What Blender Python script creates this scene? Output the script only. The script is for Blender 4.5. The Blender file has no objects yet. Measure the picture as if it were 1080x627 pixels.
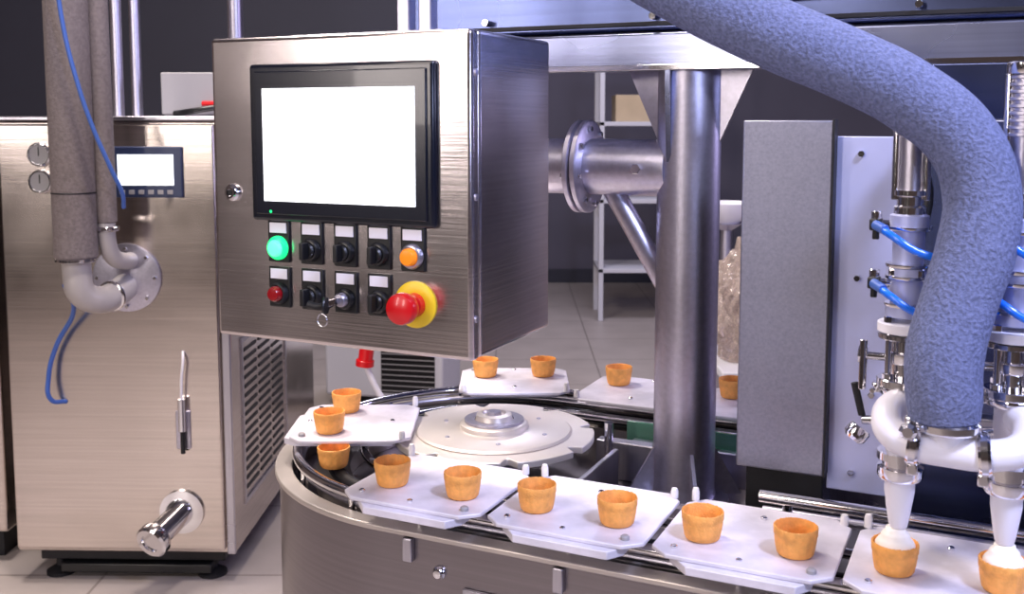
import bpy, bmesh, math, random
from mathutils import Vector, Matrix, Quaternion
random.seed(4)
scene = bpy.context.scene
COL = scene.collection

def lin(c):
    return tuple(((x/255)/12.92 if x/255 <= .04045 else ((x/255+.055)/1.055)**2.4) for x in c)+(1,)

# ------------------------------------------------------------------ materials
def newmat(name):
    m = bpy.data.materials.new(name); m.use_nodes = True
    nt = m.node_tree; b = nt.nodes['Principled BSDF']
    return m, nt, b

def mat_plain(name, rgb, rough=.5, metal=0, noise=.0, nscale=20, bump=0, bscale=200, coat=0, emit=None, estr=0, trans=0, alpha=1, bdist=.004):
    m, nt, b = newmat(name)
    b.inputs['Base Color'].default_value = lin(rgb)
    b.inputs['Roughness'].default_value = rough
    b.inputs['Metallic'].default_value = metal
    if coat: b.inputs['Coat Weight'].default_value = coat
    if trans: b.inputs['Transmission Weight'].default_value = trans
    b.inputs['Alpha'].default_value = alpha
    if emit:
        b.inputs['Emission Color'].default_value = lin(emit); b.inputs['Emission Strength'].default_value = estr
    tc = nt.nodes.new('ShaderNodeTexCoord')
    if noise:
        n = nt.nodes.new('ShaderNodeTexNoise'); n.inputs['Scale'].default_value = nscale; n.inputs['Detail'].default_value = 6
        nt.links.new(tc.outputs['Object'], n.inputs['Vector'])
        mr = nt.nodes.new('ShaderNodeMapRange'); mr.inputs['From Min'].default_value = .35; mr.inputs['From Max'].default_value = .65
        nt.links.new(n.outputs['Fac'], mr.inputs['Value'])
        mx = nt.nodes.new('ShaderNodeMix'); mx.data_type = 'RGBA'
        c = lin(rgb)
        mx.inputs['A'].default_value = tuple(x*(1-noise) for x in c[:3])+(1,)
        mx.inputs['B'].default_value = tuple(min(1, x*(1+noise)) for x in c[:3])+(1,)
        nt.links.new(mr.outputs['Result'], mx.inputs['Factor'])
        nt.links.new(mx.outputs['Result'], b.inputs['Base Color'])
    if bump:
        n2 = nt.nodes.new('ShaderNodeTexNoise'); n2.inputs['Scale'].default_value = bscale; n2.inputs['Detail'].default_value = 4
        nt.links.new(tc.outputs['Object'], n2.inputs['Vector'])
        bp = nt.nodes.new('ShaderNodeBump'); bp.inputs['Strength'].default_value = bump; bp.inputs['Distance'].default_value = bdist
        nt.links.new(n2.outputs['Fac'], bp.inputs['Height'])
        nt.links.new(bp.outputs['Normal'], b.inputs['Normal'])
    return m

def mat_steel(name, rgb, rough=.3, brush=(3, 3, 250), var=.2, rvar=.08, bump=.05, cloud=.05, metal=1):
    m, nt, b = newmat(name)
    b.inputs['Metallic'].default_value = metal
    tc = nt.nodes.new('ShaderNodeTexCoord'); mp = nt.nodes.new('ShaderNodeMapping')
    mp.inputs['Scale'].default_value = brush
    nt.links.new(tc.outputs['Object'], mp.inputs['Vector'])
    n = nt.nodes.new('ShaderNodeTexNoise'); n.inputs['Scale'].default_value = 1.0; n.inputs['Detail'].default_value = 8
    nt.links.new(mp.outputs['Vector'], n.inputs['Vector'])
    n3 = nt.nodes.new('ShaderNodeTexNoise'); n3.inputs['Scale'].default_value = 4; n3.inputs['Detail'].default_value = 3
    nt.links.new(tc.outputs['Object'], n3.inputs['Vector'])
    mx = nt.nodes.new('ShaderNodeMix'); mx.data_type = 'RGBA'; c = lin(rgb)
    mx.inputs['A'].default_value = tuple(x*(1-var) for x in c[:3])+(1,)
    mx.inputs['B'].default_value = tuple(min(1, x*(1+var)) for x in c[:3])+(1,)
    nt.links.new(n.outputs['Fac'], mx.inputs['Factor'])
    mc = nt.nodes.new('ShaderNodeMapRange'); mc.inputs['From Min'].default_value = .3; mc.inputs['From Max'].default_value = .7
    mc.inputs['To Min'].default_value = 1-cloud; mc.inputs['To Max'].default_value = 1+cloud
    nt.links.new(n3.outputs['Fac'], mc.inputs['Value'])
    vm = nt.nodes.new('ShaderNodeVectorMath'); vm.operation = 'SCALE'
    nt.links.new(mx.outputs['Result'], vm.inputs[0]); nt.links.new(mc.outputs['Result'], vm.inputs['Scale'])
    nt.links.new(vm.outputs[0], b.inputs['Base Color'])
    mr = nt.nodes.new('ShaderNodeMapRange'); mr.inputs['From Min'].default_value = .3; mr.inputs['From Max'].default_value = .7
    mr.inputs['To Min'].default_value = max(.05, rough-rvar/2); mr.inputs['To Max'].default_value = rough+rvar/2
    nt.links.new(n3.outputs['Fac'], mr.inputs['Value']); nt.links.new(mr.outputs['Result'], b.inputs['Roughness'])
    bp = nt.nodes.new('ShaderNodeBump'); bp.inputs['Strength'].default_value = bump; bp.inputs['Distance'].default_value = .002
    nt.links.new(n.outputs['Fac'], bp.inputs['Height']); nt.links.new(bp.outputs['Normal'], b.inputs['Normal'])
    return m

M = {}
M['steel_box'] = mat_steel('brushed_steel_box', (212, 204, 204), .21, (4, 4, 300), bump=.08)
M['steel_cab'] = mat_steel('brushed_steel_cabinet', (200, 190, 184), .21, (2, 2, 120), bump=.06)
M['steel_side'] = mat_steel('satin_steel', (184, 182, 192), .30, (150, 150, 3))
M['steel_lip'] = mat_steel('lip_steel', (196, 188, 182), .38, (8, 8, 8), metal=.7)
M['steel_pipe'] = mat_steel('pipe_steel', (192, 189, 204), .38, (120, 120, 120), var=.2, bump=.1)
M['chrome'] = mat_steel('polished_steel', (225, 224, 228), .11, (20, 20, 20), var=.05, rvar=.06, bump=.0)
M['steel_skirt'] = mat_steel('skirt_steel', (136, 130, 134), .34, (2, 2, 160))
M['steel_disc'] = mat_steel('disc_steel', (228, 220, 212), .38, (12, 12, 12), var=.06, metal=.5)
M['beam'] = mat_steel('beam_steel', (140, 146, 176), .26, (2, 2, 150))
M['housing'] = mat_steel('housing_steel', (96, 106, 146), .26, (2, 2, 100))
M['paint_panel'] = mat_steel('grey_steel_panel', (138, 139, 156), .42, (260, 260, 260), var=.25, metal=.8)
M['panel_light'] = mat_plain('lavender_paint', (180, 185, 222), .35, .3, .05, 8, .05, 600)
M['tray'] = mat_plain('tray_anodised', (215, 211, 222), .40, .1, .17, 16, .06, 300)
M['black'] = mat_plain('black_plastic', (18, 19, 22), .35)
M['dark'] = mat_plain('dark_metal', (38, 38, 42), .5, .5, .1)
M['white'] = mat_plain('white_plastic', (228, 226, 236), .28, 0, .02, 10)
M['elbow'] = mat_plain('pale_grey_pvc', (172, 166, 164), .35, .1, .05, 10)
M['whitepin'] = mat_plain('white_nylon', (225, 222, 224), .4)
M['screen'] = mat_plain('lcd_screen', (250, 252, 255), .3, emit=(250, 252, 255), estr=1.6)
M['screen_dim'] = mat_plain('lcd_screen_small', (240, 246, 255), .3, emit=(245, 250, 255), estr=1.6)
M['bezel'] = mat_plain('hmi_bezel', (14, 18, 30), .22, coat=.2)
M['bezel_blue'] = mat_plain('controller_bezel', (44, 54, 86), .35)
M['green'] = mat_plain('green_lamp', (30, 220, 120), .25, emit=(20, 235, 120), estr=1.5)
M['greenring'] = mat_plain('green_lens', (90, 255, 170), .25, emit=(90, 255, 170), estr=1.2)
M['orange'] = mat_plain('orange_lens', (245, 140, 30), .25, emit=(245, 130, 20), estr=.25)
M['red'] = mat_plain('red_plastic', (200, 14, 24), .28, coat=.3)
M['redlens'] = mat_plain('red_lens', (140, 10, 20), .25, coat=.3)
M['yellow'] = mat_plain('yellow_plastic', (236, 200, 40), .35)
M['cup'] = mat_plain('wafer', (236, 165, 84), .58, 0, .14, 70, .3, 350)
M['carton'] = mat_plain('cardboard', (190, 170, 140), .7, 0, .05, 8)
M['cream'] = mat_plain('ice_cream', (250, 244, 235), .45, 0, 0)
M['foam'] = mat_plain('foam_insulation', (102, 110, 146), .9, 0, .26, 240, .9, 240, bdist=.004)
M['foam_warm'] = mat_plain('foam_insulation_grey', (112, 103, 103), .88, 0, .14, 110, .5, 160)
M['bluehose'] = mat_plain('blue_air_hose', (20, 105, 225), .25, coat=.3)
M['bluecable'] = mat_plain('blue_cable', (60, 95, 170), .4)
M['wall'] = mat_plain('wall_dark_paint', (90, 87, 102), .8, 0, .08, 1.5)
M['wallW'] = mat_plain('wall_warm_paint', (112, 98, 90), .8, 0, .15, 1.5)
M['wallB'] = mat_plain('wall_panel_dark', (44, 44, 58), .6, 0, .08, 1.5)
M['ceil'] = mat_plain('ceiling_paint', (124, 121, 128), .8, 0, .05, 2)
M['shelf'] = mat_plain('shelf_white', (205, 205, 215), .5)
M['bag'] = mat_plain('plastic_film', (240, 224, 214), .12, 0, trans=.75)
M['glass'] = mat_plain('green_glass', (150, 215, 190), .08, 0, trans=.6)
M['greyplastic'] = mat_plain('grey_plastic', (150, 148, 152), .5)
M['reflection_block'] = mat_plain('reflection_block_dark', (34, 30, 30), .4)  # dark finish for the unseen blocks added for steel reflections

def mat_floor():
    m, nt, b = newmat('floor_tile')
    tc = nt.nodes.new('ShaderNodeTexCoord'); br = nt.nodes.new('ShaderNodeTexBrick')
    br.offset = 0
    br.inputs['Color1'].default_value = lin((190, 180, 176)); br.inputs['Color2'].default_value = lin((184, 174, 170))
    br.inputs['Mortar'].default_value = lin((146, 136, 131)); br.inputs['Scale'].default_value = 1
    br.inputs['Brick Width'].default_value = .6; br.inputs['Row Height'].default_value = .6; br.inputs['Mortar Size'].default_value = .005
    n = nt.nodes.new('ShaderNodeTexNoise'); n.inputs['Scale'].default_value = 5; n.inputs['Detail'].default_value = 8
    nt.links.new(tc.outputs['Object'], br.inputs['Vector']); nt.links.new(tc.outputs['Object'], n.inputs['Vector'])
    mx = nt.nodes.new('ShaderNodeMix'); mx.data_type = 'RGBA'; mx.blend_type = 'MULTIPLY'; mx.inputs['Factor'].default_value = .35
    nt.links.new(br.outputs['Color'], mx.inputs['A']); nt.links.new(n.outputs['Fac'], mx.inputs['B'])
    nt.links.new(mx.outputs['Result'], b.inputs['Base Color']); b.inputs['Roughness'].default_value = .42
    return m
M['floor'] = mat_floor()

# ------------------------------------------------------------------ helpers
def group(name, loc=(0, 0, 0), rz=0):
    e = bpy.data.objects.new(name, None); e.empty_display_size = .05
    e.location = loc; e.rotation_euler = (0, 0, math.radians(rz)); COL.objects.link(e); return e

def finish(bm, name, parent, mat, smooth=True, bevel=0, seg=3, loc=None, quat=None, angle=35):
    me = bpy.data.meshes.new(name); bmesh.ops.recalc_face_normals(bm, faces=bm.faces); bm.to_mesh(me); bm.free()
    if smooth:
        for p in me.polygons: p.use_smooth = True
        try: me.set_sharp_from_angle(angle=math.radians(angle))
        except Exception: pass
    me.materials.append(M[mat] if isinstance(mat, str) else mat)
    o = bpy.data.objects.new(name, me); COL.objects.link(o)
    if parent: o.parent = parent
    if loc is not None: o.location = loc
    if quat is not None: o.rotation_mode = 'QUATERNION'; o.rotation_quaternion = quat
    if bevel:
        md = o.modifiers.new('bevel', 'BEVEL'); md.width = bevel; md.segments = seg; md.limit_method = 'ANGLE'; md.angle_limit = math.radians(40)
    return o

def box(name, parent, x0, x1, y0, y1, z0, z1, mat, bevel=.002, quat=None):
    bm = bmesh.new(); bmesh.ops.create_cube(bm, size=1)
    sx, sy, sz = x1-x0, y1-y0, z1-z0
    for v in bm.verts: v.co = Vector((v.co.x*sx, v.co.y*sy, v.co.z*sz))
    return finish(bm, name, parent, mat, bevel=bevel, loc=((x0+x1)/2, (y0+y1)/2, (z0+z1)/2), quat=quat)

def prism(name, parent, poly, z0, z1, mat, bevel=.001, hole=None):
    bm = bmesh.new()
    if hole is None:
        b = [bm.verts.new((x, y, z0)) for x, y in poly]; t = [bm.verts.new((x, y, z1)) for x, y in poly]
        n = len(poly); bm.faces.new(b); bm.faces.new(t)
        for i in range(n): bm.faces.new((b[i], b[(i+1) % n], t[(i+1) % n], t[i]))
    else:
        n = len(poly)
        R = [[bm.verts.new((x, y, z)) for x, y in P] for P in (poly, hole) for z in (z0, z1)]
        ob, ot, ib, it = R
        for i in range(n):
            j = (i+1) % n
            bm.faces.new((ob[i], ob[j], ot[j], ot[i])); bm.faces.new((ib[i], ib[j], it[j], it[i]))
            bm.faces.new((ot[i], ot[j], it[j], it[i])); bm.faces.new((ob[i], ob[j], ib[j], ib[i]))
    return finish(bm, name, parent, mat, bevel=bevel, seg=2)

def lathe(name, parent, prof, loc, mat, axis=(0, 0, 1), seg=40, bevel=0, angle=35):
    """prof list of (r,z)"""
    bm = bmesh.new(); rings = []
    for r, z in prof:
        if r <= 1e-6: rings.append([bm.verts.new((0, 0, z))])
        else: rings.append([bm.verts.new((r*math.cos(2*math.pi*i/seg), r*math.sin(2*math.pi*i/seg), z)) for i in range(seg)])
    for a, b in zip(rings, rings[1:]):
        for i in range(seg):
            j = (i+1) % seg
            if len(a) == 1 and len(b) == 1: break
            if len(a) == 1: bm.faces.new((a[0], b[i], b[j]))
            elif len(b) == 1: bm.faces.new((a[i], a[j], b[0]))
            else: bm.faces.new((a[i], a[j], b[j], b[i]))
    q = Vector((0, 0, 1)).rotation_difference(Vector(axis).normalized())
    return finish(bm, name, parent, mat, loc=loc, quat=q, bevel=bevel, seg=2, angle=angle)

def cyl(name, parent, p0, p1, r, mat, r2=None, seg=36, ch=.0008):
    p0 = Vector(p0); p1 = Vector(p1); L = (p1-p0).length; r2 = r if r2 is None else r2
    ch = min(ch, r*.3, r2*.3, L*.3)
    return lathe(name, parent, [(0, 0), (r-ch, 0), (r, ch), (r2, L-ch), (r2-ch, L), (0, L)], p0, mat, p1-p0, seg)

def tube(name, parent, pts, r, mat, cyclic=False, smooth=True, res=8, radii=None):
    cu = bpy.data.curves.new(name, 'CURVE'); cu.dimensions = '3D'; cu.bevel_depth = r; cu.bevel_resolution = res
    cu.use_fill_caps = True; cu.resolution_u = 14
    if smooth:
        sp = cu.splines.new('BEZIER'); sp.bezier_points.add(len(pts)-1)
        for i, p in enumerate(pts):
            bp = sp.bezier_points[i]; bp.co = p; bp.handle_left_type = bp.handle_right_type = 'AUTO'
            if radii: bp.radius = radii[i]
    else:
        sp = cu.splines.new('POLY'); sp.points.add(len(pts)-1)
        for i, p in enumerate(pts): sp.points[i].co = (*p, 1)
    sp.use_cyclic_u = cyclic
    cu.materials.append(M[mat]); o = bpy.data.objects.new(name, cu); COL.objects.link(o)
    if parent: o.parent = parent
    return o

def boxes(name, parent, lst, mat, bevel=0):
    bm = bmesh.new()
    for x0, x1, y0, y1, z0, z1 in lst:
        g = bmesh.ops.create_cube(bm, size=1)
        for v in g['verts']: v.co = Vector(((x0+x1)/2+v.co.x*(x1-x0), (y0+y1)/2+v.co.y*(y1-y0), (z0+z1)/2+v.co.z*(z1-z0)))
    return finish(bm, name, parent, mat, bevel=bevel)

def stadium(cx, cy, R, xend, n=48, xr=None):
    pts = [(xend, cy+R)]
    for i in range(n+1):
        a = math.pi/2+math.pi*i/n; pts.append((cx+R*math.cos(a), cy+R*math.sin(a)))
    pts.append((xend, cy-R)); return pts

# ------------------------------------------------------------------ room
box('floor', None, -5, 6, -4, 9.2, -.1, 0, 'floor', 0)
box('wall_back', None, -5, 6, 9.2, 9.35, 0, 4.2, 'wall', 0)
box('wall_front', None, -5, 6, -4.15, -4, 0, 4.2, 'wallW', 0)
box('wall_left', None, -5.15, -5, -4.15, 9.35, 0, 4.2, 'wallW', 0)
box('wall_right', None, 6, 6.15, -4.15, 9.35, 0, 4.2, 'wall', 0)
box('ceiling', None, -5.15, 6.15, -4.15, 9.35, 4.2, 4.3, 'ceil', 0)
box('baseboard_back', None, -5, 6, 9.17, 9.2, 0, .12, 'wallB', .004)
def reflection_block(x, y, w_, d_, h_):
    g = group('tall_reflection_block', (x, y, 0))  # unseen dark cabinet, added to put dark streaks in steel reflections
    box('carcass', g, 0, w_, 0, d_, 0, h_, 'reflection_block', .01)
    box('door_a', g, w_, w_+.02, .02, d_/2-.005, .06, h_-.04, 'reflection_block', .004)
    box('door_b', g, w_, w_+.02, d_/2+.005, d_-.02, .06, h_-.04, 'reflection_block', .004)
    box('handle', g, w_+.02, w_+.045, d_/2-.05, d_/2-.03, 1.0, 1.25, 'chrome', .003)
reflection_block(-4.9, -2.1, .6, .9, 2.1)
reflection_block(-4.9, .1, .6, .8, 2.0)
reflection_block(-4.9, 1.6, .6, .8, 2.1)
reflection_block(-3.3, -3.95, .8, .55, 2.2)

# ------------------------------------------------------------------ conveyor frame
RZ = -25.3
P0 = Vector((-.185, 1.532, 0))
dv = Vector((.904, -.427, 0)); nv = Vector((.427, .904, 0))
def W(s, n, z=0): 
    p = P0+dv*s+nv*n; return (p.x, p.y, z)
T = group('rotary_conveyor_table', P0, RZ)
CY = .357
XE = 2.0
RO = .383
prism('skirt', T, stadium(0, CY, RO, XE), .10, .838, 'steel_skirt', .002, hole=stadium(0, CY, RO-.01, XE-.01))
prism('deck', T, stadium(0, CY, RO-.011, XE-.012), .78, .80, 'steel_skirt', 0)
prism('skirt_lip', T, stadium(0, CY, RO+.008, XE+.004), .838, .847, 'steel_lip', .002, hole=stadium(0, CY, RO-.022, XE-.02))
prism('plinth', T, stadium(0, CY, .34, XE-.03), 0, .10, 'dark', 0)
tube('outer_rail', T, [(x, y, .868) for x, y in stadium(0, CY, .352, XE-.05)], .009, 'chrome', smooth=False)
tube('lower_rail', T, [(x, y, .852) for x, y in stadium(0, CY, .345, XE-.05)], .006, 'steel_pipe', smooth=False)
tube('inner_rail', T, [(x, y, .862) for x, y in stadium(0, CY, .235, XE-.05)], .008, 'chrome', smooth=False)
tube('chain', T, [(x, y, .845) for x, y in stadium(0, CY, .29, XE-.05)], .012, 'dark', smooth=False)
prism('chain_guide', T, stadium(0, CY, .32, XE-.06), .80, .832, 'steel_lip', .001, hole=stadium(0, CY, .26, XE-.07))
for i, s in enumerate((.05, .29, .53, .77, 1.01, 1.25)):
    cyl(f'rail_post_{i}', T, (s, .005, .80), (s, .005, .868), .006, 'chrome')
    box(f'rail_clip_{i}', T, s-.008, s+.008, -.036, -.0255, .80, .836, 'steel_side')
for i in range(7):
    a = math.pi/2+math.pi*(i+.5)/7
    cyl(f'bend_post_{i}', T, (.352*math.cos(a), CY+.352*math.sin(a), .80), (.352*math.cos(a), CY+.352*math.sin(a), .868), .006, 'chrome')
# star wheel
bmp = []
N = 240
for i in range(N):
    a = 2*math.pi*i/N; k = (a/(2*math.pi)*8) % 1
    r = .182
    if abs(k-.5) < .10: r = .182-.022*math.cos((k-.5)/.10*math.pi/2)
    bmp.append((r*math.cos(a+.2), CY+r*math.sin(a+.2)))
prism('sprocket_plate', T, bmp, .872, .884, 'steel_disc', .0015)
lathe('sprocket_hub', T, [(0, 0), (.075, 0), (.14, .0), (.142, .003), (.138, .006), (.066, .006), (.062, .008), (.062, .016), (.058, .019), (.035, .020), (.033, .026), (.032, .032), (.022, .034), (.02, .030), (.012, .030), (.011, .036), (0, .036)], (0, CY, .8835), 'steel_disc', seg=64)
lathe('hub_ring', T, [(.036, 0), (.054, 0), (.054, .004), (.036, .004), (.036, 0)], (0, CY, .9033), 'steel_pipe', seg=48)
cyl('hub_nut', T, (0, CY, .913), (0, CY, .921), .014, 'steel_pipe', seg=6)
cyl('drive_shaft', T, (0, CY, .80), (0, CY, .873), .05, 'steel_side')
for i in range(6):
    a = i*math.pi/3
    cyl(f'hub_bolt_{i}', T, (.1*math.cos(a), CY+.1*math.sin(a), .888), (.1*math.cos(a), CY+.1*math.sin(a), .8915), .004, 'steel_pipe', seg=12)
# inner frames / glass strip between rows
box('inner_frame', T, .22, XE-.1, .48, .50, .80, .86, 'steel_side')
box('inner_glass', T, .20, .62, .515, .522, .80, .885, 'glass', .001)
box('inner_bar', T, .17, .30, .43, .455, .80, .87, 'steel_side')
box('inner_bar_front', T, .215, .225, .22, .40, .80, .868, 'steel_side')
cyl('inner_post', T, (.195, .43, .80), (.195, .43, .905), .008, 'chrome')
tube('rail_back_of_trays', T, [(.52, .175, .905), (1.9, .175, .905)], .009, 'chrome', smooth=False)
tube('rail_back_of_trays_2', T, [(.52, .20, .875), (1.9, .20, .875)], .007, 'steel_pipe', smooth=False)
for i, s in enumerate((.56, .9, 1.3, 1.7)):
    cyl(f'rail_support_{i}', T, (s, .175, .80), (s, .175, .91), .007, 'chrome')
# skirt face hardware
yf = CY-RO
for i, s in enumerate((.10, .42, .74, 1.06)):
    lathe(f'skirt_knob_{i}', T, [(0, 0), (.009, 0), (.010, .003), (.007, .006), (.006, .009), (0, .010)], (s, yf, .79), 'chrome', axis=(0, -1, 0), seg=24)
box('skirt_door', T, .14, .95, yf-.006, yf-.0005, .25, .775, 'steel_side', .002)
for i, s in enumerate((.2, .9)):
    box(f'door_hinge_{i}', T, s, s+.05, yf-.013, yf-.005, .70, .735, 'chrome')

# ------------------------------------------------------------------ trays
def tray(loc, rz):
    g = group('cup_tray', (loc[0], loc[1], 0), rz)
    c = .022
    P = [(-.112+c, -.07), (.112-c, -.07), (.114, -.07+c), (.114, .118), (.092, .142), (-.092, .142), (-.114, .118), (-.114, -.07+c)]
    prism('plate', g, P, .894, .900, 'tray', .0015)
    prism('carrier', g, [(-.06, -.082), (.075, -.082), (.09, -.06), (.09, .11), (-.09, .11), (-.09, -.05)], .882, .8938, 'tray', .0015)
    box('carrier_block', g, -.03, .03, .02, .09, .878, .8825, 'dark')
    for i, (x, y, r, h, mt) in enumerate(((-.105, .132, .0055, .018, 'whitepin'), (.103, .128, .0055, .014, 'whitepin'), (-.085, -.045, .0045, .004, 'chrome'), (.088, -.048, .006, .006, 'greyplastic'), (.0, .10, .0045, .004, 'chrome'), (0, -.05, .004, .003, 'chrome'))):
        lathe(f'pin_{i}', g, [(0, 0), (r, 0), (r, h*.7), (r*.7, h), (0, h)], (x, y, .9), mt, seg=20)
    return g

def cup(x, y, z=.9004, cream=False, k=1, h=.0375):
    rt, rb = .0276*k, .0228*k
    seg = 96; bm = bmesh.new()
    prof = [(0, 0), (rb*.8, 0), (rb*.93, .0008), (rb, .003), (rb+(rt-rb)*.35, h*.3), (rb+(rt-rb)*.7, h*.6), (rt-.0012, h*.66), (rt-.0002, h*.72), (rt+.0002, h*.97), (rt-.0004, h), (rt-.0016, h), (rt-.0022, h*.95), (rt-.0032, h*.7), (rb-.002, .004), (0, .0035)]
    rings = []
    for j, (r, zz) in enumerate(prof):
        if r < 1e-6: rings.append([bm.verts.new((0, 0, zz))]); continue
        ring = []
        for i in range(seg):
            a = 2*math.pi*i/seg
            rr = r*(1+(.016 if 3 <= j <= 5 and (i//3) % 2 else 0))
            ring.append(bm.verts.new((rr*math.cos(a), rr*math.sin(a), zz+(random.uniform(-.0008, .0006) if j in (9, 10) else 0))))
        rings.append(ring)
    for a, b in zip(rings, rings[1:]):
        for i in range(seg):
            j = (i+1) % seg
            if len(a) == 1: bm.faces.new((a[0], b[i], b[j]))
            elif len(b) == 1: bm.faces.new((a[i], a[j], b[0]))
            else: bm.faces.new((a[i], a[j], b[j], b[i]))
    for q in range(-2, 3):
        L = math.sqrt(max(0, (rb*.85)**2-(q*.007)**2))
        for sx, sy, px, py in ((.0012, 2*L, q*.007, 0), (2*L, .0012, 0, q*.007)):
            g = bmesh.ops.create_cube(bm, size=1)
            for v in g['verts']: v.co = Vector((px+v.co.x*sx, py+v.co.y*sy, .0042+v.co.z*.0014))
    o = finish(bm, 'wafer_cup', None, 'cup', loc=(x, y, z)); o.rotation_euler = (0, 0, random.random()*6)
    if cream:
        lathe('ice_cream', o, [(0, .010), (.020, .010), (.0236, .030), (.0232, .036), (.020, .041), (.0175, .043), (.0168, .047), (.0145, .050), (.0125, .0515), (.0115, .0555), (0, .0562)], (0, 0, 0), 'cream', seg=48, angle=80)

for k in range(5):
    s = .065+.2385*k
    p = W(s, 0); tray(p, RZ)
    for ds in (-.06, .06):
        q = W(s+ds, 0); cup(q[0], q[1], cream=(k == 3))
tray((-.318, 1.858), -90)
cup(-.322, 1.795); cup(-.312, 1.925)
cup(-.305, 1.736, .8575, h=.035)
tray((.005, 2.20), 180)
cup(-.057, 2.195); cup(.067, 2.2)
for k in range(5):
    s = .174+.2385*k
    p = W(s, .712); tray(p, RZ+180)
    for ds in (-.06, .06):
        q = W(s+ds, .712); cup(q[0], q[1])

# ------------------------------------------------------------------ column, pipe, beam, housing
S = group('support_frame', P0, RZ)
cs, cn = .3476, .383
cyl('column_pipe', S, (cs, cn, .80), (cs, cn, 1.532), .052, 'steel_pipe', seg=64)
lathe('column_base_flange', S, [(0, 0), (.075, 0), (.075, .012), (.054, .014), (.052, .03), (0, .03)], (cs, cn, .80), 'steel_pipe', seg=64)
for i, a in enumerate((30, 120, 210, 300)):
    q = Quaternion((0, 0, 1), math.radians(a)); v = q@Vector((1, 0, 0))
    bm = bmesh.new(); t = q@Vector((0, .003, 0))
    pts = [v*.05+Vector((0, 0, .81)), v*.10+Vector((0, 0, .81)), v*.05+Vector((0, 0, .90))]
    A = [bm.verts.new(p+t) for p in pts]; B_ = [bm.verts.new(p-t) for p in pts]
    bm.faces.new(A); bm.faces.new(B_)
    for j in range(3): bm.faces.new((A[j], A[(j+1) % 3], B_[(j+1) % 3], B_[j]))
    finish(bm, f'base_gusset_{i}', S, 'steel_pipe', loc=(cs, cn, 0))
def plate_tri(name, pts3, off, parent, mat, loc):
    bm = bmesh.new(); off = Vector(off)
    A = [bm.verts.new(Vector(p)+off) for p in pts3]; B_ = [bm.verts.new(Vector(p)-off) for p in pts3]
    n = len(pts3); bm.faces.new(A); bm.faces.new(B_)
    for j in range(n): bm.faces.new((A[j], A[(j+1) % n], B_[(j+1) % n], B_[j]))
    finish(bm, name, parent, mat, loc=loc)
for i, sg in enumerate((-1, 1)):
    plate_tri(f'top_gusset_{i}', [(sg*.046, 0, 1.532), (sg*.105, 0, 1.532), (sg*.046, 0, 1.40)], (0, .004, 0), S, 'steel_pipe', (cs, cn, 0))
plate_tri('top_gusset_front', [(0, -.048, 1.532), (0, -.063, 1.532), (0, -.063, 1.50), (0, -.048, 1.38)], (.004, 0, 0), S, 'beam', (cs-.02, cn, 0))
zp = 1.368
cyl('cross_pipe', S, (cs-.03, cn, zp), (cs-.172, cn, zp), .048, 'steel_pipe', seg=56)
cyl('cross_pipe_far', S, (cs-.19, cn, zp), (cs-.62, cn, zp), .048, 'steel_pipe', seg=56)
for i, x in enumerate((cs-.172, cs-.186)):
    lathe(f'flange_{i}', S, [(0, 0), (.076, 0), (.080, .002), (.080, .009), (.077, .011), (0, .011)], (x, cn, zp), 'steel_pipe', axis=(-1, 0, 0), seg=64)
for i in range(8):
    a = i*math.pi/4+.2
    cyl(f'flange_bolt_{i}', S, (cs-.166, cn+.066*math.cos(a), zp+.066*math.sin(a)), (cs-.203, cn+.066*math.cos(a), zp+.066*math.sin(a)), .005, 'chrome', seg=6)
cyl('diagonal_brace', S, (cs-.135, cn, zp-.035), (cs-.035, cn, zp-.20), .018, 'steel_pipe', seg=32)
cyl('column_bolt', S, (cs-.075, cn-.045, zp), (cs-.075, cn-.056, zp), .009, 'chrome', seg=6)
box('main_beam', S, -.30, 1.9, cn-.06, cn+.07, 1.532, 1.588, 'beam', .004)
box('beam_bottom_lip', S, -.30, 1.9, cn-.066, cn-.058, 1.528, 1.537, 'chrome', .001)
for i, x in enumerate((.05, .62, 1.1)):
    cyl(f'beam_bolt_{i}', S, (x, cn-.058, 1.56), (x, cn-.068, 1.56), .008, 'chrome', seg=6)

H = group('overhead_housing', P0, RZ)
box('housing_body', H, -.16, 1.9, .34, .85, 1.592, 2.02, 'housing', .006)
box('housing_seam', H, -.155, 1.9, .334, .341, 1.60, 1.607, 'dark', .001)
box('housing_front_cover', H, .40, 1.9, .325, .341, 1.63, 1.95, 'beam', .004)
for i, x in enumerate((.0, .3, .7, .95, 1.2)):
    cyl(f'cover_screw_{i}', H, (x, .345, 1.615), (x, .322, 1.615), .006, 'chrome', seg=12)

# ------------------------------------------------------------------ control panel box
w, hgt, dep = .410, .420, .255
zb = 1.142
rf = Vector((-.050, 1.295, 0)); lf = rf-dv*w
B = group('control_panel_box', lf, RZ)
box('enclosure_body', B, .004, w-.004, .028, dep, zb, zb+hgt, 'steel_box', .006)
box('door_gasket', B, .010, w-.010, .020, .030, zb+.006, zb+hgt-.006, 'black', .001)
box('door', B, 0, w, 0, .022, zb+.001, zb+hgt-.001, 'steel_box', .006)
def bx(a): return a*w
def bz(b): return zb+hgt*(1-b)
box('hmi_frame', B, bx(.18), bx(.883), -.010, .002, bz(.597), bz(.092), 'bezel', .005)
box('hmi_inner_step', B, bx(.205), bx(.86), -.0125, -.009, bz(.575), bz(.115), 'bezel', .002)
box('hmi_screen', B, bx(.24), bx(.82), -.0132, -.012, bz(.531), bz(.170), 'screen', 0)
cyl('hmi_led', B, (bx(.265), -.010, bz(.565)), (bx(.265), -.0135, bz(.565)), .002, 'green', seg=12)
cols = (.277, .41, .542, .67, .795)
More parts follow.
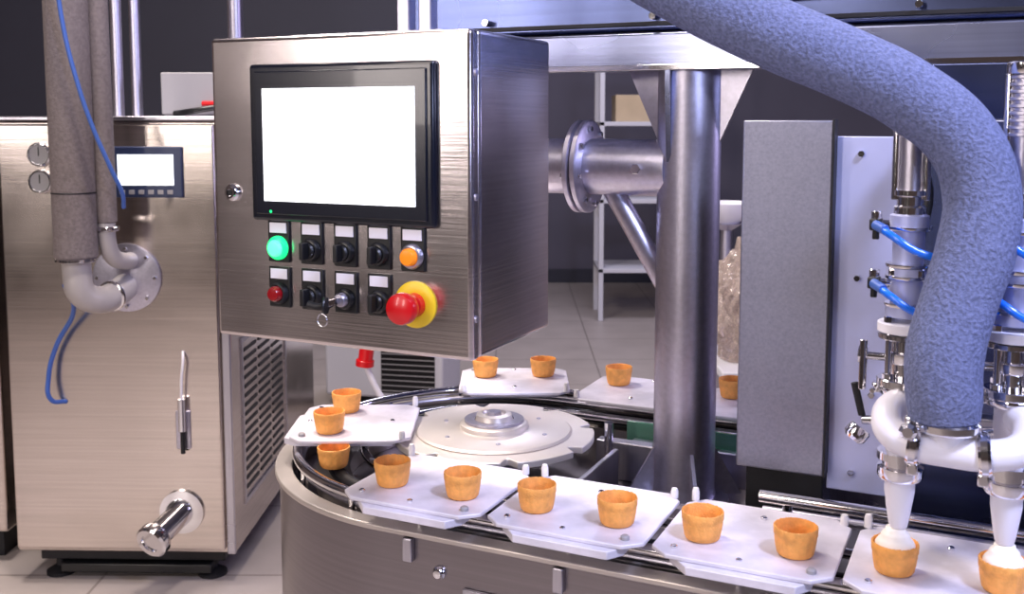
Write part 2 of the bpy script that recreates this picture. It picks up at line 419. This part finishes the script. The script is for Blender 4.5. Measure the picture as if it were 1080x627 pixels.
for r, (lb, bb) in enumerate(((.622, .685), (.773, .834))):
    for i, a in enumerate(cols):
        if r == 1 and i == 4: continue
        x = bx(a)
        box(f'label_plate_{r}{i}', B, x-.018, x+.018, -.004, .001, bz(bb)-.020, bz(lb)+.011, 'black', .002)
        box(f'label_{r}{i}', B, x-.014, x+.014, -.0052, -.0035, bz(lb)-.006, bz(lb)+.008, 'white', .0005)
def button(name, a, b, ringmat, capmat, depth=.012, r=.0125):
    x, z = bx(a), bz(b)
    lathe(name+'_ring', B, [(0, 0), (r+.003, 0), (r+.003, .004), (r+.001, .008), (r-.001, .009), (r-.001, .005), (0, .005)], (x, -.003, z), ringmat, axis=(0, -1, 0))
    lathe(name+'_cap', B, [(0, 0), (r-.002, 0), (r-.002, depth*.8), (r-.004, depth), (0, depth+.001)], (x, -.004, z), capmat, axis=(0, -1, 0))
button('green_button', cols[0], .685, 'green', 'greenring', r=.0135)
button('orange_button', .795, .685, 'steel_pipe', 'orange', .016, r=.0135)
button('red_button', cols[0], .834, 'dark', 'redlens', .016)
for i, (a, b) in enumerate(((cols[1], .685), (.542, .685), (.67, .685), (cols[1], .834), (.67, .834))):
    x, z = bx(a), bz(b)
    button(f'selector_{i}', a, b, 'black', 'black', .012)
    box(f'selector_grip_{i}', B, x-.0035, x+.0035, -.028, -.014, z-.0115, z+.0115, 'black', .0015)
xk, zk = bx(.542), bz(.834)
button('key_switch', .542, .834, 'black', 'steel_pipe', .016, r=.0115)
box('key_blade', B, xk-.002, xk+.002, -.045, -.02, zk-.004, zk+.004, 'chrome', .0005)
lathe('key_bow', B, [(0, 0), (.011, 0), (.012, .002), (.011, .004), (0, .004)], (xk-.002, -.05, zk-.002), 'black', axis=(1, .3, 0))
tube('key_lever', B, [(xk, -.026, zk), (xk-.014, -.04, zk-.006), (xk-.032, -.043, zk-.004)], .005, 'dark')
tube('key_ring', B, [(xk-.002, -.056, zk-.012), (xk+.006, -.056, zk-.018), (xk+.003, -.056, zk-.027), (xk-.006, -.056, zk-.026), (xk-.008, -.056, zk-.017)], .0009, 'chrome', cyclic=True, res=3)
xe, ze = bx(.80), bz(.835)
lathe('estop_plate', B, [(0, 0), (.0305, 0), (.0305, .002), (.029, .003), (.017, .003), (0, .003)], (xe, -.0005, ze), 'yellow', axis=(0, -1, 0), seg=56)
lathe('estop_neck', B, [(0, 0), (.016, 0), (.015, .010), (.011, .012), (.011, .024), (0, .024)], (xe, -.003, ze), 'red', axis=(0, -1, 0))
lathe('estop_mushroom', B, [(0, 0), (.013, 0), (.0195, .004), (.0205, .008), (.0205, .016), (.019, .020), (.012, .023), (0, .024)], (xe, -.022, ze), 'red', axis=(0, -1, 0), seg=48)
lathe('door_lock', B, [(0, 0), (.012, 0), (.012, .003), (.009, .006), (.008, .009), (.005, .009), (.005, .005), (0, .005)], (bx(.085), 0, bz(.51)), 'chrome', axis=(0, -1, 0))
lathe('door_lock_core', B, [(0, 0), (.004, 0), (.004, .003), (0, .003)], (bx(.085), -.0055, bz(.51)), 'black', axis=(0, -1, 0))
for i, b in enumerate((.13, .5, .87)):
    lathe(f'hinge_screw_{i}', B, [(0, 0), (.0045, 0), (.004, .002), (0, .0025)], (w, .011, bz(b)), 'steel_pipe', axis=(1, 0, 0))
for i, x in enumerate((.23, .265)):
    box(f'hanger_strut_{i}', B, x, x+.02, .12, .14, zb+hgt, 2.2, 'steel_pipe', .002)
box('hanger_arm', B, .20, .45, .10, .36, 2.19, 2.22, 'steel_side', .002)
box('hanger_mount', B, .10, .34, .05, .21, zb+hgt-.002, zb+hgt+.004, 'steel_side', .001)

# ------------------------------------------------------------------ grey panels at right
G = group('filler_guard_panel', P0, RZ)
box('guard_front', G, .470, .600, .235, .262, .925, 1.448, 'paint_panel', .003)
box('guard_body', G, .480, .596, .262, .34, .80, 1.40, 'dark', .003)
box('side_plate', G, .600, .712, .262, .275, .90, 1.425, 'panel_light', .002)
box('side_edge', G, .5985, .6015, .233, .263, .925, 1.450, 'dark', .0005)
for i, (x, z) in enumerate(((.635, 1.40), (.69, 1.40), (.635, 1.22), (.66, 1.05), (.635, .93), (.69, .93))):
    cyl(f'plate_bolt_{i}', G, (x, .262, z), (x, .255, z), .005, 'chrome', seg=6)
Fm = group('filler_back_frame', P0, RZ)
box('back_plate', Fm, .715, 1.9, .30, .31, .80, 1.528, 'housing', .002)
box('frame_post', Fm, .90, .94, .22, .26, .80, 1.528, 'steel_side', .003)
box('cross_rail', Fm, .70, 1.9, .10, .14, 1.41, 1.45, 'beam', .003)
box('mid_rail', Fm, .70, 1.9, .12, .15, 1.225, 1.25, 'steel_side', .003)
box('low_rail', Fm, .70, 1.9, .10, .13, 1.04, 1.075, 'steel_side', .003)
box('rail_arm_a', Fm, .72, .75, .12, .30, 1.41, 1.45, 'beam', .002)
box('rail_arm_b', Fm, .72, .75, .13, .30, 1.225, 1.25, 'beam', .002)
box('rail_arm_c', Fm, .72, .75, .12, .30, 1.045, 1.07, 'beam', .002)
tube('back_hose', Fm, [(.70, .22, 1.42), (.73, .18, 1.36), (.72, .17, 1.26), (.74, .19, 1.16), (.76, .25, 1.10)], .007, 'dark')
tube('back_hose_2', Fm, [(.95, .12, 1.36), (.90, .06, 1.33), (.87, .05, 1.27), (.92, .10, 1.20), (1.0, .2, 1.18)], .005, 'bluehose')

# ------------------------------------------------------------------ filling nozzles
def clampring(g, name, z, r, x=0, y=0):
    lathe(name, g, [(r*.7, 0), (r, .001), (r*1.08, .004), (r*1.08, .010), (r, .013), (r*.7, .014)], (x, y, z-.007), 'chrome', seg=40)
    box(name+'_lug', g, x-r*1.35, x-r*.95, y-.008, y+.008, z-.006, z+.006, 'chrome', .002)
    cyl(name+'_wing', g, (x-r*1.25, y-.004, z), (x-r*1.25, y-.026, z), .0035, 'chrome', seg=12)
def nozzle(s):
    g = group('filling_nozzle', W(s, 0), RZ)
    lathe('tip', g, [(0, .9575), (.010, .9575), (.0112, .962), (.0135, .975), (.0175, 1.003), (.0178, 1.024), (0, 1.024)], (0, 0, 0), 'white', seg=48)
    lathe('nut', g, [(0, 1.018), (.024, 1.018), (.0265, 1.022), (.0265, 1.033), (.021, 1.035), (.021, 1.041), (.0275, 1.043), (.0275, 1.052), (.018, 1.054), (0, 1.054)], (0, 0, 0), 'chrome', seg=48)
    cyl('lower_body', g, (0, 0, 1.05), (0, 0, 1.13), .018, 'white')
    clampring(g, 'clamp_mid', 1.128, .026)
    cyl('valve_core', g, (0, 0, 1.13), (0, 0, 1.20), .015, 'chrome')
    for i in range(4):
        a = math.pi/4+i*math.pi/2
        cyl(f'tie_rod_{i}', g, (.024*math.cos(a), .024*math.sin(a), 1.135), (.024*math.cos(a), .024*math.sin(a), 1.215), .0035, 'chrome', seg=12)
        cyl(f'tie_nut_{i}', g, (.024*math.cos(a), .024*math.sin(a), 1.210), (.024*math.cos(a), .024*math.sin(a), 1.218), .006, 'chrome', seg=6)
        cyl(f'tie_nut_low_{i}', g, (.024*math.cos(a), .024*math.sin(a), 1.142), (.024*math.cos(a), .024*math.sin(a), 1.149), .006, 'chrome', seg=6)
    lathe('core_collar', g, [(0, 0), (.019, 0), (.020, .002), (.020, .012), (.016, .014), (0, .014)], (0, 0, 1.160), 'chrome')
    lathe('lower_flange', g, [(0, 0), (.030, 0), (.031, .001), (.031, .009), (.030, .010), (0, .010)], (0, 0, 1.132), 'chrome')
    lathe('upper_flange', g, [(0, 0), (.031, 0), (.032, .001), (.032, .011), (.030, .012), (0, .012)], (0, 0, 1.198), 'white')
    lathe('chrome_flange', g, [(0, 0), (.030, 0), (.031, .001), (.031, .006), (0, .007)], (0, 0, 1.190), 'chrome')
    lathe('cylinder_body', g, [(0, 0), (.017, 0), (.024, .002), (.024, .014), (.019, .016), (.019, .045), (.024, .047), (.024, .060), (.018, .062), (.018, .105), (.022, .107), (.022, .122), (.014, .126), (0, .126)], (0, 0, 1.215), 'panel_light')
    for i, z in enumerate((1.229, 1.262, 1.276, 1.320)):
        lathe(f'chrome_band_{i}', g, [(.015, 0), (.0248, 0), (.0252, .001), (.0252, .004), (.015, .005)], (0, 0, z), 'chrome')
    box('cylinder_block', g, -.020, .020, -.020, .020, 1.264, 1.276, 'chrome', .003)
    lathe('rod_sleeve', g, [(0, 0), (.018, 0), (.018, .012), (.015, .014), (.015, .024), (.019, .026), (.019, .032), (0, .032)], (0, 0, 1.335), 'chrome')
    cyl('piston_guide', g, (0, 0, 1.36), (0, 0, 1.50), .0135, 'steel_pipe', seg=28)
    for i, x in enumerate((-.017, .017)):
        cyl(f'piston_rod_{i}', g, (x, -.002, 1.355), (x, -.002, 1.50), .0045, 'chrome', seg=20)
    for i in range(9):
        lathe(f'spring_ring_{i}', g, [(.012, 0), (.0185, .001), (.0185, .004), (.012, .005)], (0, 0, 1.43+i*.008), 'steel_pipe', seg=24)
    lathe('rod_cap', g, [(0, 0), (.02, 0), (.021, .002), (.021, .012), (.018, .014), (0, .014)], (0, 0, 1.50), 'chrome')
    for i, z in enumerate((1.325, 1.255)):
        cyl(f'fitting_{i}', g, (-.018, 0, z), (-.035, -.002, z), .0055, 'chrome', seg=16)
        box(f'fitting_elbow_{i}', g, -.044, -.030, -.012, .006, z-.007, z+.007, 'black', .002)
        cyl(f'fitting_knob_{i}', g, (-.037, -.003, z+.006), (-.037, -.003, z+.016), .006, 'chrome', seg=16)
        cyl(f'fitting_drop_{i}', g, (-.037, -.003, z-.006), (-.037, -.003, z-.018), .004, 'black', seg=12)
        cyl(f'fitting_collar_{i}', g, (-.037, -.010, z), (-.024, -.028, z-.004), .006, 'bluecable', seg=16)
        tube(f'air_hose_{i}', g, [(-.034, -.014, z-.001), (-.015, -.036, z-.010), (.012, -.040, z-.026), (.045, -.030, z-.034), (.09, -.01, z-.03), (.16, .06, z-.01)], .0046, 'bluehose')
    cyl('lever_stem', g, (-.02, 0, 1.165), (-.044, 0, 1.165), .005, 'chrome', seg=16)
    lathe('lever_nut', g, [(0, 0), (.010, 0), (.011, .002), (.011, .01), (0, .012)], (-.042, 0, 1.165), 'chrome', axis=(-1, 0, 0), seg=8)
    cyl('lever_bar', g, (-.046, -.006, 1.185), (-.046, -.010, 1.125), .0045, 'chrome', seg=16)
    cyl('drain_stem', g, (-.015, 0, 1.088), (-.046, 0, 1.085), .006, 'chrome', seg=16)
    lathe('drain_knob', g, [(0, 0), (.012, 0), (.014, .003), (.014, .014), (.010, .018), (0, .018)], (-.046, 0, 1.075), 'chrome', axis=(-.5, -.2, -.7), seg=24)
    cyl('drain_arm', g, (-.046, 0, 1.09), (-.056, 0, 1.13), .0045, 'dark', seg=16)
    return g
nozzle(.723); nozzle(.840); nozzle(.957)
Mf = group('product_manifold_pipe', P0, RZ)
tube('manifold', Mf, [(.726, -.012, 1.114), (.716, -.034, 1.115), (.711, -.058, 1.108), (.718, -.076, 1.095), (.74, -.083, 1.087), (.78, -.083, 1.083), (.825, -.080, 1.084), (.852, -.066, 1.092), (.858, -.042, 1.106), (.848, -.016, 1.112)], .0175, 'white', res=12)
def ringat(name, parent, loc, axis, r):
    lathe(name, parent, [(r*.6, -.007), (r, -.006), (r*1.1, -.003), (r*1.1, .004), (r, .007), (r*.6, .008)], loc, 'chrome', axis=axis, seg=40)
def hclamp(nm, x, y, z, ax):
    ringat(nm, Mf, (x, y, z), ax, .022)
    box(nm+'_lug', Mf, x-.006, x+.006, y-.01, y+.01, z-.034, z-.02, 'chrome', .002)
hclamp('clamp_a', .742, -.083, 1.087, (1, 0, -.1))
hclamp('clamp_b', .815, -.081, 1.084, (1, 0, .1))
cyl('tee_up', Mf, (.775, -.080, 1.085), (.775, -.078, 1.125), .0195, 'white')
ringat('clamp_c', Mf, (.775, -.078, 1.112), (0, 0, 1), .033)
box('clamp_c_lug', Mf, .732, .748, -.09, -.07, 1.105, 1.119, 'chrome', .002)
cyl('clamp_c_screw', Mf, (.738, -.07, 1.112), (.738, -.118, 1.108), .004, 'chrome', seg=12)
lathe('clamp_c_wingnut', Mf, [(0, 0), (.009, 0), (.010, .004), (.006, .01), (0, .01)], (.738, -.110, 1.109), 'chrome', axis=(0, -1, 0), seg=8)

# big foam hose
hp = [(.4810, 1.133, 1.118), (.4800, 1.134, 1.140), (.4808, 1.14, 1.185), (.4980, 1.15, 1.2445), (.520, 1.16, 1.307), (.528, 1.17, 1.365), (.5084, 1.18, 1.425), (.4551, 1.20, 1.4755), (.395, 1.22, 1.510), (.3154, 1.25, 1.548), (.2168, 1.30, 1.603), (.09, 1.36, 1.69), (-.05, 1.45, 1.82), (-.2, 1.6, 2.1)]
tube('insulated_hose', None, hp, .0415, 'foam', res=14, radii=[.90, .97, 1, .98, 1.02, 1, .98, 1, 1, 1.02, 1, 1, 1, 1])

# ------------------------------------------------------------------ freezer cabinet (left)
F = group('freezer_cabinet', (-1.55, 3.15, 0), -1.5)
fw, fd = .69, 1.15
box('cabinet_body', F, 0, fw, .004, fd, .10, 1.445, 'steel_cab', .008)
box('front_door', F, .006, fw-.03, -.012, .006, .115, 1.435, 'steel_cab', .006)
box('front_edge_trim', F, fw-.026, fw+.001, -.006, .006, .10, 1.445, 'steel_side', .004)
box('top_cap', F, -.004, fw+.004, -.014, fd+.004, 1.445, 1.458, 'steel_side', .003)
box('base_frame', F, .05, fw-.05, .05, fd-.05, .055, .10, 'dark', .003)
for i, (x, y) in enumerate(((.10, .08), (.59, .08), (.10, 1.05), (.59, 1.05))):
    cyl(f'foot_stem_{i}', F, (x, y, .02), (x, y, .09), .015, 'dark')
    lathe(f'foot_{i}', F, [(0, 0), (.045, 0), (.045, .01), (.02, .025), (0, .025)], (x, y, 0), 'dark')
box('base_tray', F, .12, .60, .03, .5, .02, .05, 'black', .005)
for i, z in enumerate((1.344, 1.262)):
    lathe(f'gauge_{i}', F, [(0, 0), (.036, 0), (.036, .014), (.033, .018), (.030, .018), (.030, .014), (0, .014)], (.137, -.012, z), 'chrome', axis=(0, -1, 0))
    lathe(f'gauge_face_{i}', F, [(0, 0), (.0295, 0), (0, .0006)], (.137, -.0265, z), 'greyplastic', axis=(0, -1, 0))
    box(f'gauge_needle_{i}', F, .135, .138, -.0285, -.0272, z-.004, z+.022, 'black', 0)
box('controller_frame', F, .35, .566, -.022, -.010, 1.215, 1.368, 'bezel_blue', .004)
box('controller_screen', F, .372, .54, -.0235, -.021, 1.252, 1.344, 'screen_dim', 0)
for i in range(6):
    box(f'controller_key_{i}', F, .375+i*.029, .392+i*.029, -.0245, -.021, 1.225, 1.238, 'greyplastic', .001)
lathe('inlet_plate', F, [(0, 0), (.102, 0), (.104, .002), (.104, .008), (.100, .010), (0, .012)], (.386, -.012, .972), 'steel_pipe', axis=(0, -1, 0), seg=64)
for i in range(8):
    a = i*math.pi/4
    cyl(f'inlet_bolt_{i}', F, (.386+.088*math.cos(a), -.02, .972+.088*math.sin(a)), (.386+.088*math.cos(a), -.03, .972+.088*math.sin(a)), .006, 'chrome', seg=6)
lathe('outlet_plate', F, [(0, 0), (.068, 0), (.068, .01), (.05, .012), (0, .012)], (.53, -.012, .24), 'chrome', axis=(0, -1, 0), seg=48)
cyl('outlet_body', F, (.53, -.01, .24), (.485, -.13, .20), .038, 'chrome')
lathe('outlet_cap', F, [(.0, 0), (.048, 0), (.052, .006), (.052, .03), (.046, .036), (.03, .036), (.028, .03), (0, .03)], (.49, -.118, .204), 'chrome', axis=(-.33, -.9, -.3), seg=48)
box('probe_plate', F, .52, .565, -.018, -.011, .44, .56, 'steel_pipe', .003)
cyl('probe_body', F, (.545, -.03, .50), (.545, -.03, .60), .012, 'chrome')
cyl('probe_tip', F, (.545, -.03, .43), (.545, -.03, .50), .007, 'dark')
tube('probe_cable', F, [(.545, -.03, .60), (.548, -.035, .66), (.553, -.03, .72), (.548, -.014, .745)], .004, 'white')
sl = []
for r in range(16):
    for c in range(3):
        sl.append((fw-.001, fw+.003, .14+c*.17, .14+c*.17+.14, .26+r*.03, .26+r*.03+.010))
boxes('side_louvres', F, sl, 'dark')
sl2 = [(fw-.001, fw+.005, .12, .66, .22, .235), (fw-.001, fw+.005, .12, .66, .745, .76), (fw-.001, fw+.005, .105, .12, .22, .76), (fw-.001, fw+.005, .66, .675, .22, .76)]
boxes('louvre_frame', F, sl2, 'steel_side')

# insulated pipes in front
Pp = group('insulated_pipes', (-1.55, 3.15, 0), -1.5)
cyl('thick_insulation', Pp, (.312, -.19, 1.05), (.310, -.19, 3.2), .060, 'foam_warm', seg=48, ch=.01)
cyl('thin_insulation', Pp, (.386, -.15, 1.15), (.372, -.15, 3.2), .030, 'foam_warm', seg=40, ch=.006)
cyl('insulation_joint', Pp, (.312, -.19, 1.24), (.312, -.19, 1.244), .0615, 'dark', seg=48)
tube('grey_elbow', Pp, [(.312, -.19, 1.06), (.312, -.19, 1.01), (.320, -.185, .955), (.35, -.14, .925), (.372, -.08, .93), (.38, -.015, .945)], .040, 'elbow', res=12)
tube('grey_elbow_small', Pp, [(.386, -.15, 1.17), (.386, -.15, 1.10), (.390, -.13, 1.055), (.40, -.07, 1.03), (.40, -.015, 1.025)], .025, 'elbow', res=12)
ringat('pipe_clamp_a', Pp, (.312, -.19, 1.05), (0, 0, 1), .052)
ringat('pipe_clamp_b', Pp, (.386, -.15, 1.135), (0, 0, 1), .033)
ringat('pipe_clamp_c', Pp, (.368, -.09, .928), (.3, 1, .1), .042)
tube('blue_cable', None, [(-1.235, 2.80, 2.6), (-1.22, 2.83, 1.9), (-1.21, 2.85, 1.70), (-1.185, 2.86, 1.56), (-1.15, 2.87, 1.43), (-1.11, 2.89, 1.31), (-1.093, 2.92, 1.24), (-1.10, 2.945, 1.20)], .006, 'bluecable')
tube('blue_cable', None, [(-1.27, 2.93, .98), (-1.30, 3.05, .88), (-1.38, 3.10, .76), (-1.405, 3.10, .67), (-1.40, 3.10, .60), (-1.37, 3.135, .585)], .007, 'bluecable')

Q = group('steel_conduit_rack', (0, 0, 0))
for i, (x, y, r) in enumerate(((-1.386, 3.70, .019), (-1.338, 3.75, .019), (-1.02, 3.9, .028))):
    cyl(f'conduit_{i}', Q, (x, y, 1.458), (x, y, 4.19), r, 'steel_pipe')
J = group('junction_box', (-1.18, 3.55, 0))
box('box_body', J, 0, .30, 0, .18, 1.458, 1.60, 'greyplastic', .008)
box('box_lid', J, -.004, .304, -.006, .004, 1.465, 1.606, 'greyplastic', .004)
tube('box_cable', J, [(.05, -.03, 1.468), (.12, -.09, 1.475), (.22, -.08, 1.49), (.30, -.02, 1.50), (.27, .02, 1.52)], .010, 'black')
cyl('red_gland', J, (.14, -.02, 1.50), (.19, -.03, 1.50), .010, 'red')
Nn = group('side_cabinet', (-2.45, 3.3, 0))
box('body', Nn, 0, .80, 0, 1.0, .10, 1.42, 'steel_cab', .01)
box('plinth', Nn, .04, .76, .05, .95, 0, .10, 'dark')
boxes('vents', Nn, [(.55, .78, -.004, .004, .55+i*.05, .57+i*.05) for i in range(12)], 'dark')

# back room
box('partition_panel', None, -3.6, -.6, 7.0, 7.1, 0, 3.4, 'wallB', .01)
K = group('storage_shelf', (.62, 7.4, 0))
for i, (x, y) in enumerate(((0, 0), (.75, 0), (0, .45), (.75, .45))):
    box(f'leg_{i}', K, x, x+.035, y, y+.035, 0, 2.0, 'shelf', .003)
for i, z in enumerate((.35, .85, 1.4, 1.9)):
    box(f'shelf_board_{i}', K, 0, .785, 0, .485, z, z+.03, 'shelf', .003)
box('carton_a', K, .12, .4, .08, .38, 1.43, 1.62, 'carton', .004)
box('carton_b', K, .45, .7, .08, .38, .88, 1.05, 'greyplastic', .004)
Hh = group('floor_fan_heater', (-.95, 5.2, 0), -12)
box('case', Hh, 0, .62, 0, .35, .05, .33, 'shelf', .015)
box('grille_back', Hh, .30, .58, -.006, .01, .08, .30, 'black', .003)
boxes('grille_bars', Hh, [(.30, .58, -.010, -.004, .09+i*.027, .095+i*.027) for i in range(8)], 'greyplastic')
for i, x in enumerate((.05, .53)): box(f'skid_{i}', Hh, x, x+.04, .02, .33, 0, .05, 'black')
Pl = group('power_plug', (-.48, 3.35, 0))
cyl('plug_body', Pl, (0, 0, .66), (.01, 0, .73), .024, 'red')
cyl('plug_collar', Pl, (-.002, 0, .645), (0, 0, .665), .030, 'red')
tube('plug_cable', Pl, [(0, 0, .65), (.03, 0, .58), (.07, 0, .50), (.10, .02, .30), (.12, .05, .0)], .010, 'white')
tube('plug_cable_up', Pl, [(.01, 0, .73), (.0, .05, .85), (-.15, .2, .9), (-.33, .3, .88)], .008, 'black')
bpy.context.view_layer.update()
Pl.parent = F; Pl.matrix_parent_inverse = F.matrix_world.inverted()
Tb = group('side_table', (.70, 3.4, 0))
box('top', Tb, 0, .55, 0, .5, .58, .61, 'shelf', .006)
for i, (x, y) in enumerate(((.02, .02), (.49, .02), (.02, .44), (.49, .44))): box(f'leg_{i}', Tb, x, x+.035, y, y+.035, 0, .58, 'shelf')
bm = bmesh.new(); bmesh.ops.create_icosphere(bm, subdivisions=6, radius=1)
from mathutils import noise as mn
for v in bm.verts:
    d = 1+.22*mn.noise(v.co*2.2)+.16*abs(mn.noise(v.co*5))+.05*abs(mn.noise(v.co*13))
    v.co = Vector((v.co.x*.13*d, v.co.y*.13*d, max(-.18, v.co.z*.22*d)))
finish(bm, 'wrapped_bag', None, 'bag', loc=(.83, 3.6, .791), angle=25)
Bw = group('white_bowl_stand', (.93, 4.5, 0))
lathe('bowl', Bw, [(0, 1.0), (.05, 1.0), (.11, 1.05), (.125, 1.09), (.12, 1.09), (.10, 1.055), (.045, 1.01), (0, 1.01)], (0, 0, 0), 'white')
lathe('stand', Bw, [(0, 0), (.18, 0), (.18, .02), (.03, .05), (.025, .97), (.07, 1.0), (0, 1.0)], (0, 0, 0), 'steel_pipe')

# ------------------------------------------------------------------ lights
def area(name, loc, tgt, size, power, rgb, sy=None):
    l = bpy.data.lights.new(name, 'AREA'); l.energy = power; l.color = lin(rgb)[:3]; l.size = size
    if sy: l.shape = 'RECTANGLE'; l.size_y = sy
    o = bpy.data.objects.new(name, l); COL.objects.link(o); o.location = loc
    o.rotation_euler = (Vector(tgt)-Vector(loc)).to_track_quat('-Z', 'Y').to_euler()
    return o
area('ceiling_lamp_key', (1.1, .1, 3.0), (.35, 1.4, 1.0), .4, 76, (208, 214, 255))
area('warm_fill_light', (-1.6, -.4, 3.4), (-.5, 2, 1.0), 1.2, 38, (255, 240, 230))  # added warm fill from the front left
area('tray_fill_light', (-.35, 2.0, 3.6), (-.15, 1.9, .9), .4, 66, (255, 240, 228))  # light added to brighten the trays and star wheel
area('floor_fill_light', (-1.5, 3.0, 4.0), (-1.5, 2.8, 0), .8, 135, (255, 242, 234))  # added to brighten the floor around the freezer
area('back_fill_light', (.8, 6.0, 4.1), (.6, 6.4, 0), 1.6, 80, (238, 234, 255), 1.0)  # added to lift the dark back room
area('added_strip_a', (-3.6, -.9, 2.2), (-.3, 1.4, 1.3), .40, 34, (255, 242, 238), 1.6)  # unseen emitter added to streak the control box steel
area('added_strip_b', (-3.0, -2.6, 2.2), (-1.2, 3.1, 1.0), .5, 50, (255, 242, 234), 1.7)  # out of view, added for reflections in the freezer front
area('added_strip_c', (1.6, -1.7, 2.0), (.8, 1.5, 1.5), 1.2, 34, (194, 206, 255), .5)  # added behind the camera as fill and highlight on right-hand steel
area('added_strip_d', (3.2, 2.6, 2.2), (.3, 1.6, 1.2), .5, 38, (212, 202, 255), 1.4)  # extra emitter out of view, added to light the machine from the right
wd = bpy.data.worlds.new('room_air'); scene.world = wd; wd.use_nodes = True
wd.node_tree.nodes['Background'].inputs[0].default_value = lin((186, 184, 200)); wd.node_tree.nodes['Background'].inputs[1].default_value = .5

# ------------------------------------------------------------------ camera
cd = bpy.data.cameras.new('camera'); cam = bpy.data.objects.new('camera', cd); COL.objects.link(cam)
cam.location = (0, 0, 1.45); cam.rotation_euler = (math.radians(90)-math.atan(.1), 0, 0)
cd.sensor_fit = 'HORIZONTAL'; cd.sensor_width = 36; cd.lens = 36*1100/1080; cd.shift_y = -78/1080
cd.clip_start = .05
cd.dof.use_dof = True; cd.dof.focus_distance = 1.7; cd.dof.aperture_fstop = 9
scene.camera = cam
scene.view_settings.view_transform = 'Standard'
scene.view_settings.look = 'None'
